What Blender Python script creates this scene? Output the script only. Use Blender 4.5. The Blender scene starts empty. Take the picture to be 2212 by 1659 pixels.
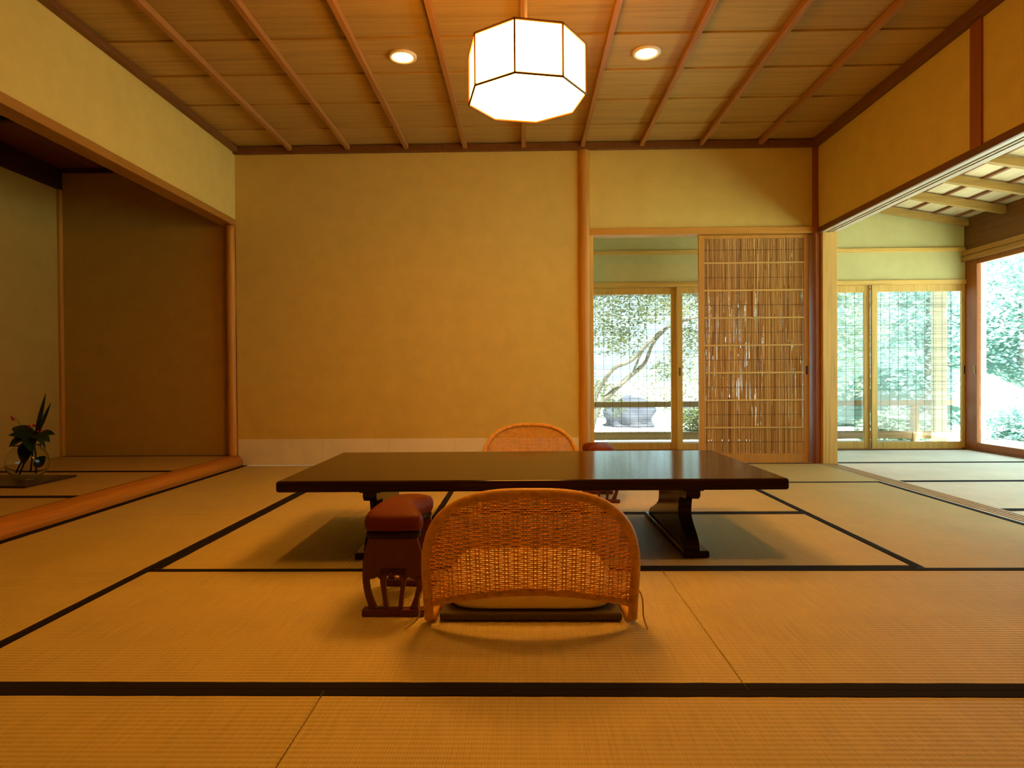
import bpy, bmesh, math, random
from mathutils import Vector, Matrix

SC = bpy.context.scene
COL = SC.collection
random.seed(7)
R = math.radians

# ------------------------------------------------------------------ camera
cam_d = bpy.data.cameras.new('camera')
cam = bpy.data.objects.new('camera', cam_d)
COL.objects.link(cam)
cam_d.sensor_fit = 'HORIZONTAL'
cam_d.sensor_width = 36.0
cam_d.lens = 36.0 * 1400.0 / 2212.0
cam_d.clip_start = 0.02
cam_d.clip_end = 300
_r = R(0.39)
_Y = Vector((26, 13.5, -1400)).normalized()
_Z = Vector((-math.sin(_r), math.cos(_r), 0)); _Z = (_Z - _Y * _Z.dot(_Y)).normalized()
_X = _Y.cross(_Z)
M3 = Matrix((_X, _Y, _Z))                 # camera axes -> room axes
M4 = M3.to_4x4(); M4.translation = (0, 0, 0.69)
cam.matrix_world = M4
SC.camera = cam

# ------------------------------------------------------------------ world, sun, exposure
SC.view_settings.view_transform = 'Standard'
SC.view_settings.look = 'None'
SC.view_settings.exposure = 0.0
SC.view_settings.gamma = 1.0
SC.view_settings.use_curve_mapping = False
W = bpy.data.worlds.new('sky'); SC.world = W; W.use_nodes = True
bg = W.node_tree.nodes['Background']
bg.inputs['Color'].default_value = (0.64, 0.94, 1.0, 1)
bg.inputs['Strength'].default_value = 3.0
sd = bpy.data.lights.new('sun', 'SUN'); sd.energy = 34.0; sd.angle = R(1.0); sd.color = (0.88, 1.0, 0.94)
sun = bpy.data.objects.new('sun', sd); COL.objects.link(sun)
sun.rotation_euler = Vector((0.17, -0.5, 1.0)).to_track_quat('Z', 'Y').to_euler()
sun.location = (3, -3, 12)
SC.cycles.max_bounces = 10
SC.cycles.diffuse_bounces = 6
SC.cycles.transparent_max_bounces = 16
SC.cycles.sample_clamp_indirect = 6.0
SC.cycles.caustics_reflective = False
SC.cycles.caustics_refractive = False
LAMP = (1.0, 0.39, 0.044)
SIDE_POWER, BOTTOM_POWER, TOP_POWER = 33.0, 37.0, 9.0
SPOT_POWER = 36.0

# ------------------------------------------------------------------ materials
def mat(name, col, rough=0.6, spec=0.3):
    m = bpy.data.materials.new(name); m.use_nodes = True
    b = m.node_tree.nodes['Principled BSDF']
    b.inputs['Base Color'].default_value = (*col, 1)
    b.inputs['Roughness'].default_value = rough
    b.inputs['Specular IOR Level'].default_value = spec
    return m, m.node_tree, b

def nd(t, typ, **kw):
    n = t.nodes.new(typ)
    for k, v in kw.items(): setattr(n, k, v)
    return n

def coords(t, scale, out='Object'):
    tc = nd(t, 'ShaderNodeTexCoord'); mp = nd(t, 'ShaderNodeMapping')
    mp.inputs['Scale'].default_value = scale
    t.links.new(tc.outputs[out], mp.inputs['Vector'])
    return mp.outputs['Vector']

def ramp(t, fac, stops):
    r = nd(t, 'ShaderNodeValToRGB')
    e = r.color_ramp.elements
    e[0].position, e[0].color = stops[0][0], (*stops[0][1], 1)
    e[1].position, e[1].color = stops[-1][0], (*stops[-1][1], 1)
    for p, c in stops[1:-1]:
        k = e.new(p); k.color = (*c, 1)
    t.links.new(fac, r.inputs['Fac'])
    return r.outputs['Color']

def bump(t, b, h, strength=0.2, dist=0.002):
    n = nd(t, 'ShaderNodeBump'); n.inputs['Strength'].default_value = strength
    n.inputs['Distance'].default_value = dist
    t.links.new(h, n.inputs['Height']); t.links.new(n.outputs['Normal'], b.inputs['Normal'])

def noise(t, vec, scale, detail=4, rough=0.5, dist=0.0):
    n = nd(t, 'ShaderNodeTexNoise')
    n.inputs['Scale'].default_value = scale; n.inputs['Detail'].default_value = detail
    n.inputs['Roughness'].default_value = rough; n.inputs['Distortion'].default_value = dist
    t.links.new(vec, n.inputs['Vector'])
    return n.outputs['Fac']

def math_node(t, op, a, b=None, c=None):
    n = nd(t, 'ShaderNodeMath', operation=op)
    for i, v in enumerate((a, b, c)):
        if v is None: continue
        if isinstance(v, (int, float)): n.inputs[i].default_value = v
        else: t.links.new(v, n.inputs[i])
    return n.outputs[0]

def sc3(c, k): return tuple(min(1, v * k) for v in c)

def plaster(name, col):
    m, t, b = mat(name, col, 0.95, 0.1)
    v = coords(t, (1, 1, 1))
    f = noise(t, v, 7, 6, 0.65)
    t.links.new(ramp(t, f, [(0.3, sc3(col, 0.93)), (0.7, sc3(col, 1.05))]), b.inputs['Base Color'])
    bump(t, b, noise(t, v, 300, 3), 0.25, 0.001)
    return m

def wood(name, col, axis='Z', rough=0.5, spec=0.3, contrast=0.25, scale=1.0, island=False):
    m, t, b = mat(name, col, rough, spec)
    k = {'X': (0.9, 26, 26), 'Y': (26, 0.9, 26), 'Z': (26, 26, 0.9)}[axis]
    v = coords(t, tuple(q * scale for q in k))
    if island:
        g = nd(t, 'ShaderNodeNewGeometry')
        add = nd(t, 'ShaderNodeVectorMath', operation='MULTIPLY_ADD')
        comb = nd(t, 'ShaderNodeCombineXYZ')
        for i in range(3): t.links.new(g.outputs['Random Per Island'], comb.inputs[i])
        t.links.new(comb.outputs[0], add.inputs[0])
        add.inputs[1].default_value = (37, 53, 71)
        t.links.new(v, add.inputs[2]); v = add.outputs[0]
    f = noise(t, v, 1.0, 6, 0.6, 1.6)
    c = ramp(t, f, [(0.3, sc3(col, 1 - contrast)), (0.5, col), (0.72, sc3(col, 1 + contrast * 0.5))])
    if island:
        mx = nd(t, 'ShaderNodeMix', data_type='RGBA', blend_type='MULTIPLY')
        mx.inputs['Factor'].default_value = 1.0
        rr = ramp(t, g.outputs['Random Per Island'], [(0.0, (0.86,) * 3), (1.0, (1.0,) * 3)])
        t.links.new(c, mx.inputs['A']); t.links.new(rr, mx.inputs['B']); c = mx.outputs['Result']
    t.links.new(c, b.inputs['Base Color'])
    bump(t, b, f, 0.12, 0.002)
    return m

def tatami(name, col):
    m, t, b = mat(name, col, 0.55, 0.4)
    v = coords(t, (1, 1, 1))
    sep = nd(t, 'ShaderNodeSeparateXYZ'); t.links.new(v, sep.inputs[0])
    ry = math_node(t, 'SINE', math_node(t, 'MULTIPLY', sep.outputs['Y'], 2 * math.pi / 0.0155))
    rx = math_node(t, 'SINE', math_node(t, 'MULTIPLY', sep.outputs['X'], 2 * math.pi / 0.0058))
    rush = noise(t, coords(t, (170, 5, 1)), 1.0, 4, 0.6)
    big = noise(t, coords(t, (2.0, 3.0, 1)), 1.0, 4, 0.6)
    h = math_node(t, 'ADD', math_node(t, 'MULTIPLY', ry, 0.6), math_node(t, 'MULTIPLY', rx, 0.25))
    f = math_node(t, 'ADD', math_node(t, 'MULTIPLY', h, 0.17), math_node(t, 'ADD', math_node(t, 'MULTIPLY', rush, 0.6), math_node(t, 'MULTIPLY', big, 0.4)))
    c = ramp(t, f, [(0.28, sc3(col, 0.74)), (0.5, col), (0.75, sc3(col, 1.14))])
    t.links.new(c, b.inputs['Base Color'])
    bump(t, b, h, 0.7, 0.0016)
    return m

def fabric(name, col, rough=0.9, scale=900):
    m, t, b = mat(name, col, rough, 0.15)
    v = coords(t, (1, 1, 1))
    f = noise(t, v, scale, 2)
    t.links.new(ramp(t, f, [(0.3, sc3(col, 0.75)), (0.7, sc3(col, 1.15))]), b.inputs['Base Color'])
    bump(t, b, f, 0.2, 0.001)
    return m

def cane(name, col):
    m, t, b = mat(name, col, 0.42, 0.4)
    f = noise(t, coords(t, (40, 40, 40)), 1.0, 4, 0.6)
    t.links.new(ramp(t, f, [(0.3, sc3(col, 0.78)), (0.5, col), (0.72, sc3(col, 1.15))]), b.inputs['Base Color'])
    return m

def reedmat(name):
    m, t, b = mat(name, (0.5, 0.3, 0.1), 0.6, 0.25)
    g = nd(t, 'ShaderNodeNewGeometry')
    c = ramp(t, g.outputs['Random Per Island'], [(0.0, (0.30, 0.16, 0.045)), (0.35, (0.50, 0.28, 0.08)), (0.7, (0.66, 0.42, 0.13)), (1.0, (0.80, 0.58, 0.24))])
    t.links.new(c, b.inputs['Base Color'])
    return m

def leafmat(name, c0, c1, rough=0.5):
    m, t, b = mat(name, c0, rough, 0.3)
    g = nd(t, 'ShaderNodeNewGeometry')
    t.links.new(ramp(t, g.outputs['Random Per Island'], [(0.0, c0), (1.0, c1)]), b.inputs['Base Color'])
    tr = nd(t, 'ShaderNodeBsdfTranslucent'); tr.inputs['Color'].default_value = (*c1, 1)
    mx = nd(t, 'ShaderNodeMixShader'); mx.inputs[0].default_value = 0.3
    out = t.nodes['Material Output']
    t.links.new(b.outputs[0], mx.inputs[1]); t.links.new(tr.outputs[0], mx.inputs[2]); t.links.new(mx.outputs[0], out.inputs[0])
    return m

def glasspane(name):
    m = bpy.data.materials.new(name); m.use_nodes = True; t = m.node_tree
    t.nodes.remove(t.nodes['Principled BSDF'])
    tr = nd(t, 'ShaderNodeBsdfTransparent'); tr.inputs['Color'].default_value = (0.96, 0.98, 0.97, 1)
    gl = nd(t, 'ShaderNodeBsdfGlossy'); gl.inputs['Roughness'].default_value = 0.02
    lw = nd(t, 'ShaderNodeLayerWeight'); lw.inputs['Blend'].default_value = 0.5
    fac = math_node(t, 'MULTIPLY_ADD', math_node(t, 'POWER', lw.outputs['Facing'], 5.0), 0.6, 0.03)
    mx = nd(t, 'ShaderNodeMixShader')
    t.links.new(fac, mx.inputs[0]); t.links.new(tr.outputs[0], mx.inputs[1]); t.links.new(gl.outputs[0], mx.inputs[2])
    t.links.new(mx.outputs[0], t.nodes['Material Output'].inputs[0])
    return m

def emit(name, col, strength):
    m = bpy.data.materials.new(name); m.use_nodes = True; t = m.node_tree
    b = t.nodes['Principled BSDF']
    b.inputs['Base Color'].default_value = (0.8, 0.75, 0.65, 1)
    b.inputs['Emission Color'].default_value = (*col, 1)
    b.inputs['Emission Strength'].default_value = strength
    return m

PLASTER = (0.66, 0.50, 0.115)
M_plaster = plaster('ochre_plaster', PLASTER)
M_plaster_daylit = plaster('daylit_plaster', (0.53, 0.49, 0.215))  # less ochre tint: colour stands in for part of the veranda daylight
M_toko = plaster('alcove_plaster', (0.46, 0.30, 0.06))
M_paper = plaster('wainscot_paper', (0.82, 0.76, 0.50))
POST = (0.55, 0.26, 0.03)
M_post = wood('cedar_post', POST, 'Z', 0.45)
M_post_x = wood('cedar_rail_x', POST, 'X', 0.45)
M_post_y = wood('cedar_rail_y', POST, 'Y', 0.45)
PALE = (0.64, 0.40, 0.095)
M_redpost = wood('reddish_post', (0.29, 0.088, 0.011), 'Z', 0.45)
M_pale = wood('pale_cypress', PALE, 'Z', 0.45)
M_pale_x = wood('pale_cypress_x', PALE, 'X', 0.45)
M_pale_y = wood('pale_cypress_y', PALE, 'Y', 0.45)
M_dark_y = wood('brown_beam_y', (0.17, 0.065, 0.015), 'Y', 0.5)
M_dark_x = wood('brown_beam_x', (0.30, 0.12, 0.035), 'X', 0.5)
M_blackbeam = wood('black_beam', (0.05, 0.022, 0.012), 'Y', 0.55)
M_batten = wood('ceiling_batten', (0.36, 0.16, 0.035), 'Y', 0.5)
M_board = wood('ceiling_board', (0.46, 0.29, 0.07), 'X', 0.55, contrast=0.24, scale=0.8, island=True)
M_vboard = wood('veranda_board', (0.74, 0.62, 0.36), 'Y', 0.6, contrast=0.15)
M_rafter = wood('rafter', (0.42, 0.26, 0.07), 'X', 0.55)
M_komai = wood('komai_batten', (0.24, 0.09, 0.03), 'Y', 0.5)
M_track = wood('threshold_wood', (0.50, 0.40, 0.25), 'Y', 0.4)
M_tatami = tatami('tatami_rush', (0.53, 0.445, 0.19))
M_tatami_glare = tatami('tatami_rush_glare', (0.80, 0.78, 0.72))  # window glare on the veranda mats, put into a near-white rush colour
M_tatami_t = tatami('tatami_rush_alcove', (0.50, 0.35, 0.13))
M_border = fabric('tatami_border_cloth', (0.012, 0.009, 0.012))
M_cane = cane('rattan_rim', (0.66, 0.35, 0.06))
M_weave = cane('rattan_weave', (0.72, 0.355, 0.05))
M_red = fabric('red_cushion_cloth', (0.14, 0.022, 0.003), 0.5)
M_rosewood = wood('reddish_dark_wood', (0.11, 0.022, 0.010), 'Z', 0.35, 0.4)
M_cream = fabric('cream_cloth', (0.80, 0.70, 0.42))
M_pad = fabric('brown_pad_cloth', (0.10, 0.075, 0.045), 0.9, 400)
M_cord = fabric('pale_cord', (0.45, 0.33, 0.12))
M_reed = reedmat('reed_sticks')
M_thread = mat('dark_thread', (0.03, 0.02, 0.012), 0.8)[0]
M_glass = glasspane('window_glass')
M_metal = mat('brass_pull', (0.25, 0.15, 0.05), 0.35, 0.5)[0]
M_metal.node_tree.nodes['Principled BSDF'].inputs['Metallic'].default_value = 0.9
M_black = mat('black_pull', (0.02, 0.012, 0.01), 0.4)[0]
M_rod = mat('steel_rod', (0.5, 0.45, 0.4), 0.35)[0]
M_white = mat('white_trim_ring', (0.75, 0.68, 0.55), 0.4)[0]
M_frame = mat('lantern_wood', (0.13, 0.05, 0.018), 0.5)[0]
M_shade = emit('lit_paper_side', LAMP, SIDE_POWER)
M_shade_b = emit('lit_paper_bottom', LAMP, BOTTOM_POWER)
M_shade_t = emit('lit_paper_top', LAMP, TOP_POWER)
M_bulb = emit('lit_bulb', LAMP, 40.0)
M_tray = mat('dark_tray_wood', (0.035, 0.018, 0.012), 0.35, 0.4)[0]

def lacquer():
    m, t, b = mat('black_brown_lacquer', (0.020, 0.009, 0.005), 0.12, 0.12)
    v = coords(t, (2.5, 60, 60))
    f = noise(t, v, 1.0, 5, 0.6, 0.4)
    t.links.new(ramp(t, f, [(0.3, (0.016, 0.007, 0.004)), (0.7, (0.034, 0.015, 0.007))]), b.inputs['Base Color'])
    r = nd(t, 'ShaderNodeMapRange'); r.inputs['To Min'].default_value = 0.08; r.inputs['To Max'].default_value = 0.17
    t.links.new(f, r.inputs[0]); t.links.new(r.outputs[0], b.inputs['Roughness'])
    bump(t, b, noise(t, coords(t, (30, 260, 260)), 1.0, 3), 0.06, 0.001)
    return m
M_lacquer = lacquer()

# ------------------------------------------------------------------ mesh helpers
class MB:
    def __init__(s): s.v = []; s.f = []
    def add(s, vs, fs):
        o = len(s.v); s.v += [tuple(p) for p in vs]; s.f += [tuple(i + o for i in q) for q in fs]; return s
    def box(s, x0, x1, y0, y1, z0, z1):
        return s.add([(x0,y0,z0),(x1,y0,z0),(x1,y1,z0),(x0,y1,z0),(x0,y0,z1),(x1,y0,z1),(x1,y1,z1),(x0,y1,z1)],
                     [(0,3,2,1),(4,5,6,7),(0,1,5,4),(1,2,6,5),(2,3,7,6),(3,0,4,7)])
    def prism(s, poly, y0, y1):              # polygon in XZ, extruded along Y
        n = len(poly)
        vs = [(x, y0, z) for x, z in poly] + [(x, y1, z) for x, z in poly]
        fs = [tuple(range(n)), tuple(range(2*n-1, n-1, -1))] + [(i, n+i, n+(i+1) % n, (i+1) % n) for i in range(n)]
        return s.add(vs, fs)
    def strip(s, L, Rr, y0, y1):             # ribbon between two XZ polylines, extruded along Y
        n = len(L)
        vs = [(x, y0, z) for x, z in L] + [(x, y0, z) for x, z in Rr] + [(x, y1, z) for x, z in L] + [(x, y1, z) for x, z in Rr]
        fs = []
        for i in range(n-1):
            fs += [(i, n+i, n+i+1, i+1), (2*n+i, 2*n+i+1, 3*n+i+1, 3*n+i), (i, i+1, 2*n+i+1, 2*n+i), (n+i, 3*n+i, 3*n+i+1, n+i+1)]
        fs += [(0, 2*n, 3*n, n), (n-1, 2*n-1, 4*n-1, 3*n-1)]
        return s.add(vs, fs)
    def tube(s, path, rad, n=8, caps=True):
        P = [Vector(p) for p in path]; m = len(P)
        rs = rad if isinstance(rad, (list, tuple)) else [rad] * m
        T = [(P[min(i+1, m-1)] - P[max(i-1, 0)]).normalized() for i in range(m)]
        up = Vector((0, 0, 1)) if abs(T[0].z) < 0.9 else Vector((1, 0, 0))
        a = T[0].cross(up).normalized(); vs = []
        for i in range(m):
            a = (a - T[i] * a.dot(T[i]))
            a = a.normalized() if a.length > 1e-9 else T[i].orthogonal().normalized()
            b = T[i].cross(a)
            for k in range(n):
                w = 2 * math.pi * k / n
                vs.append(P[i] + (a * math.cos(w) + b * math.sin(w)) * rs[i])
        fs = [(i*n+k, i*n+(k+1) % n, (i+1)*n+(k+1) % n, (i+1)*n+k) for i in range(m-1) for k in range(n)]
        if caps: fs += [tuple(range(n-1, -1, -1)), tuple(range((m-1)*n, m*n))]
        return s.add(vs, fs)
    def lathe(s, prof, n=32, c=(0, 0)):
        m = len(prof)
        vs = [(c[0] + r*math.cos(2*math.pi*k/n), c[1] + r*math.sin(2*math.pi*k/n), z) for r, z in prof for k in range(n)]
        fs = [(i*n+k, i*n+(k+1) % n, (i+1)*n+(k+1) % n, (i+1)*n+k) for i in range(m-1) for k in range(n)]
        if prof[0][0] > 1e-6: fs.append(tuple(range(n-1, -1, -1)))
        if prof[-1][0] > 1e-6: fs.append(tuple(range((m-1)*n, m*n)))
        return s.add(vs, fs)
    def rings(s, rings):                     # stacked closed outlines (lists of 3-D points), capped
        n = len(rings[0]); m = len(rings)
        vs = [p for r in rings for p in r]
        fs = [(i*n+k, i*n+(k+1) % n, (i+1)*n+(k+1) % n, (i+1)*n+k) for i in range(m-1) for k in range(n)]
        fs += [tuple(range(n-1, -1, -1)), tuple(range((m-1)*n, m*n))]
        return s.add(vs, fs)
    def leaf(s, base, tip, w, n=6, up=Vector((0, 0, 1)), sag=0.0, fold=0.25):
        base, tip = Vector(base), Vector(tip); d = tip - base; L = d.length; t = d.normalized()
        side = t.cross(up); side = side.normalized() if side.length > 1e-4 else t.orthogonal().normalized()
        nn = side.cross(t); vs = []
        for i in range(n+1):
            u = i / n; hw = w * (math.sin(math.pi * min(1, u*0.94+0.06)) ** 0.8) * (1 - 0.25*u)
            if i == n: hw = 0.0005
            c = base + d*u + nn * (math.sin(math.pi*u) * sag * L)
            vs += [c - side*hw + nn*hw*fold, c, c + side*hw + nn*hw*fold]
        fs = []
        for i in range(n):
            a = i*3; fs += [(a, a+1, a+4, a+3), (a+1, a+2, a+5, a+4)]
        return s.add(vs, fs)
    def build(s, name, m, parent=None, bevel=0, smooth=False, seg=2, solid=0):
        me = bpy.data.meshes.new(name); me.from_pydata(s.v, [], s.f)
        bm = bmesh.new(); bm.from_mesh(me)
        bmesh.ops.recalc_face_normals(bm, faces=bm.faces); bm.to_mesh(me); bm.free()
        me.materials.append(m)
        o = bpy.data.objects.new(name, me); COL.objects.link(o)
        if parent: o.parent = parent
        if smooth:
            for p in me.polygons: p.use_smooth = True
        if solid:
            md = o.modifiers.new('solid', 'SOLIDIFY'); md.thickness = solid; md.offset = 0
        if bevel:
            md = o.modifiers.new('bevel', 'BEVEL'); md.width = bevel; md.segments = seg; md.limit_method = 'ANGLE'; md.angle_limit = R(35)
        return o

def tag(o, label=None, cat=None, group=None, kind=None):
    if label: o['label'] = label
    if cat: o['category'] = cat
    if group: o['group'] = group
    if kind: o['kind'] = kind
    return o
def thing(name, loc, label, cat, group=None, rz=0):
    o = bpy.data.objects.new(name, None); COL.objects.link(o); o.empty_display_size = 0.1
    o.location = loc; o.rotation_euler = (0, 0, rz)
    return tag(o, label, cat, group)
def struct(o, label, cat): return tag(o, label, cat, kind='structure')
def box(x0, x1, y0, y1, z0, z1): return MB().box(x0, x1, y0, y1, z0, z1)
def copy_tree(o, parent=None):
    c = o.copy(); COL.objects.link(c)
    if parent: c.parent = parent
    for ch in list(o.children): copy_tree(ch, c)
    return c
def smoothpath(pts, k=8):
    P = [Vector(p) for p in pts]; out = []
    for i in range(len(P)-1):
        p0, p1, p2, p3 = P[max(i-1, 0)], P[i], P[i+1], P[min(i+2, len(P)-1)]
        for j in range(k):
            t = j / k
            out.append(0.5*((2*p1) + (p2-p0)*t + (2*p0-5*p1+4*p2-p3)*t*t + (3*p1-p0-3*p2+p3)*t**3))
    out.append(P[-1]); return out

# ------------------------------------------------------------------ room constants
XL, XR, YB, ZC = -2.305, 2.31, 5.165, 2.545
YF = -1.1                                     # wall behind the camera
X_HI, Y_HI = 4.105, 6.10                       # veranda window lines

# ------------------------------------------------------------------ floor: tatami mats
floor = struct(box(XL-1.5, X_HI+0.06, YF-0.1, Y_HI+0.06, -0.12, -0.056).build('floor', M_dark_x), 'floor laid with straw tatami mats edged in black cloth', 'floor')
def mat_piece(x0, x1, y0, y1, z=0.0, along='X', m=M_tatami, parent=floor, g=0.0008, thick=0.055):
    cx, cy = (x0+x1)/2, (y0+y1)/2
    lx, ly = ((x1-x0), (y1-y0)) if along == 'X' else ((y1-y0), (x1-x0))
    o = MB().box(-lx/2+g, lx/2-g, -ly/2+g, ly/2-g, -thick, 0).build('tatami_mat', m, parent, bevel=0.003)
    o.location = (cx, cy, z)
    if along == 'Y': o.rotation_euler = (0, 0, R(90))
    for s in (-1, 1):
        ye = s*(ly/2-g)
        n = 40; e = []
        rnd = random.Random(round(cx*1000+cy*77)+s)
        for i in range(n+1):
            x = -lx/2+g+(lx-2*g)*i/n
            e.append((x, ye - s*(0.030+rnd.uniform(-.0009, .0009))))
        top = [(x, ye+0*s) for x, _ in e]
        mb = MB(); vs = []; fs = []
        for (x, y), (_, y2) in zip(e, top): vs += [(x, y, 0.0), (x, y, 0.0016), (x, y2, 0.0016), (x, y2, -0.03)]
        for i in range(n):
            a = i*4; b = a+4
            fs += [(a, b, b+1, a+1), (a+1, b+1, b+2, a+2), (a+2, b+2, b+3, a+3)]
        mb.add(vs, fs).build('cloth_border', M_border, o)
    return o
LX = -2.255
for a in [(-1.362, 0.488, 1.427, 2.335), (0.488, 2.305, 1.427, 2.335),
          (-2.255, -0.447, 0.51, 1.427), (-0.447, 1.40, 0.51, 1.427), (1.40, 2.305, 0.51, 1.427),
          (-0.433, 1.398, 2.335, 3.285), (-0.433, 1.398, 3.285, 4.215),
          (-1.362, 0.47, 4.215, 5.160), (0.47, 2.305, 4.215, 5.160),
          (-2.255, -0.4, -0.42, 0.51), (-0.4, 1.4, -0.42, 0.51), (1.4, 2.305, -0.42, 0.51),
          (-2.255, 0.0, YF, -0.42), (0.0, 2.305, YF, -0.42)]:
    mat_piece(*a, along='X')
for a in [(LX, -1.362, 3.29, 5.16), (LX, -1.362, 1.427, 3.29), (-1.362, -0.433, 2.335, 4.215), (1.398, 2.305, 2.335, 4.215)]:
    mat_piece(*a, along='Y')
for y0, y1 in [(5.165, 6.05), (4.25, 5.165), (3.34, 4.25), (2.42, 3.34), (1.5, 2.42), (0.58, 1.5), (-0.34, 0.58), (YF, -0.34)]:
    mat_piece(2.445, 4.07, y0, y1, along='X', m=M_tatami_glare)
mat_piece(0.56, 2.30, 5.27, 6.05, along='X', m=M_tatami_glare)
# threshold with grooves between room and veranda
th = MB(); x = 2.307
for w, hgt in [(0.022, 0.0), (0.016, -0.006), (0.012, 0.0), (0.016, -0.006), (0.012, 0.0), (0.016, -0.006), (0.012, 0.0), (0.016, -0.006), (0.016, 0.0)]:
    th.box(x, x+w, YF, 5.085, -0.05, hgt); x += w
struct(th.build('trim_1', M_track), 'grooved wooden threshold rail in the floor between room and veranda', 'threshold')

# ------------------------------------------------------------------ walls
wb = MB().box(XL, 0.44, YB, YB+0.09, 0, 2.75)
wb.box(0.44, XR+0.02, YB+0.012, YB+0.09, 1.86, 2.75)
struct(wb.build('wall_back', M_plaster), 'ochre plaster back wall behind the low table', 'wall')
pb = MB(); xs = [XL+0.005, -1.617, -1.087, -0.556, -0.025, 0.434]
for a, b in zip(xs, xs[1:]): pb.box(a+0.001, b-0.001, YB-0.003, YB, 0.002, 0.211)
struct(pb.build('baseboard_back', M_paper), 'band of pale paper sheets along the foot of the back wall', 'baseboard')
wl = MB().box(XL-0.10, XL, YF, YB, 1.97, 2.75).box(XL-0.10, XL, YF, 1.9, 0, 1.97)
struct(wl.build('wall_left', M_plaster), 'ochre plaster wall above the alcove opening', 'wall')
wr = MB().box(XR, XR+0.10, YF, YB+0.09, 1.84, 2.75)
struct(wr.build('wall_right', M_plaster), 'ochre plaster wall above the opening to the veranda', 'wall')
struct(box(XL-1.6, X_HI+0.1, YF-0.1, YF, -0.1, 2.75).build('wall_front', M_plaster), 'ochre plaster wall behind the camera', 'wall')
# alcove walls
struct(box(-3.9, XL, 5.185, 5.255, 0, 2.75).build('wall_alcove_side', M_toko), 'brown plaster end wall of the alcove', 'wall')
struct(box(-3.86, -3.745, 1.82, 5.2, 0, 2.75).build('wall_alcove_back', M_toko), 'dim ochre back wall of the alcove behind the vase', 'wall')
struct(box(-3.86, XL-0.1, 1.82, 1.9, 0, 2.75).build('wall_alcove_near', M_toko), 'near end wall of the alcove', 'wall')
ca = box(-3.86, XL-0.1, 1.9, 5.2, 2.40, 2.46).build('ceiling_alcove', M_dark_y)
struct(ca, 'dark boarded ceiling of the alcove', 'ceiling')
for y in (4.15, 3.2, 2.3): box(-3.78, XL-0.1, y-0.02, y+0.02, 2.375, 2.40).build('batten', M_blackbeam, ca)
struct(box(-3.78, -3.72, 1.9, 5.185, 2.232, 2.40).build('trim_2', M_blackbeam, bevel=0.004), 'black beam along the top of the alcove back wall', 'beam')
struct(box(-3.70, XL-0.1, 5.15, 5.185, 2.365, 2.40).build('trim_3', M_blackbeam), 'thin black moulding at the top of the alcove end wall', 'moulding')
struct(box(-3.782, -3.722, 5.150, 5.187, 0.08, 2.232).build('trim_4', M_post, bevel=0.004), 'slim brown corner post at the back of the alcove', 'post')
struct(box(XL-0.105, XL+0.006, 1.9, YB+0.012, 1.920, 1.972).build('trim_5', wood('alcove_lintel_wood', (0.36, 0.16, 0.02), 'Y', 0.45), bevel=0.004), 'wooden lintel across the alcove opening', 'lintel')
# alcove floor
af = struct(box(-3.78, XL-0.09, 1.9, 5.185, -0.05, 0.024).build('floor_alcove', M_dark_y), 'raised tatami floor of the alcove', 'floor')
for y0, y1 in [(4.29, 5.18), (3.36, 4.29), (2.43, 3.36), (1.9, 2.43)]:
    mat_piece(-3.775, -2.36, y0, y1, z=0.08, along='X', m=M_tatami_t, parent=af)
# log sill of the alcove, rounded face
prof = [(-2.36, -0.05), (-2.36, 0.082), (-2.335, 0.084), (-2.305, 0.080), (-2.279, 0.066), (-2.263, 0.043), (-2.260, 0.018), (-2.268, -0.004), (-2.268, -0.05)]
vs = []; ys = [1.9 + i*(5.165-1.9)/60 for i in range(61)]
for y in ys:
    w = 0.0035*math.sin(y*3.1)+0.002*math.sin(y*7.7+1)
    vs += [(px + (w if px > -2.33 else 0), y, pz) for px, pz in prof]
n = len(prof); kb = MB()
kb.add(vs, [(i*n+k, i*n+(k+1) % n, (i+1)*n+(k+1) % n, (i+1)*n+k) for i in range(60) for k in range(n)] + [tuple(range(n)), tuple(range(60*n, 61*n))])
struct(kb.build('trim_6', wood('log_sill_wood', (0.46, 0.185, 0.02), 'Y', 0.4), smooth=True), 'rounded log sill along the front of the raised alcove', 'sill')
struct(box(-2.268, -2.256, 1.9, 5.16, -0.05, 0.003).build('trim_7', M_border), 'dark gap strip between log sill and tatami', 'strip')
# posts
def log_post(x, y, r, z0, z1, name, label, flat=0.0, bump_amp=0.003):
    mb = MB(); rings = []
    for i in range(41):
        z = z0+(z1-z0)*i/40; ring = []
        for k in range(20):
            a = 2*math.pi*k/20
            rr = r*(1+0.03*math.sin(z*5+a*2)+0.02*math.sin(z*11-a))
            ring.append((x+rr*math.cos(a), y+rr*math.sin(a), z))
        rings.append(ring)
    mb.rings(rings)
    return struct(mb.build(name, M_post, smooth=True), label, 'post')
log_post(-2.340, 5.150, 0.034, 0.06, 1.92, 'trim_8', 'brown round post at the back corner of the alcove opening')
log_post(0.484, YB+0.012, 0.049, 0.0, 2.52, 'trim_9', 'full height rounded cedar post in the middle of the back wall')
struct(box(0.528, 0.556, YB-0.004, YB+0.09, 0, 1.815).build('trim_10', M_pale, bevel=0.002), 'narrow pale jamb beside the round cedar post', 'jamb')
struct(box(2.285, 2.325, YB-0.045, YB+0.09, 0, 2.5).build('trim_11', M_redpost, bevel=0.003), 'slim reddish corner post between back wall and veranda opening', 'post')
struct(box(2.325, 2.437, 5.085, YB+0.09, 0, 1.805).build('trim_12', M_pale, bevel=0.003), 'pale wooden post at the end of the veranda opening', 'post')
struct(box(XR-0.012, XR+0.09, 3.304, 3.388, 1.84, 2.5).build('trim_13', M_redpost, bevel=0.003), 'short reddish hanging post on the wall above the veranda opening', 'post')
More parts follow.
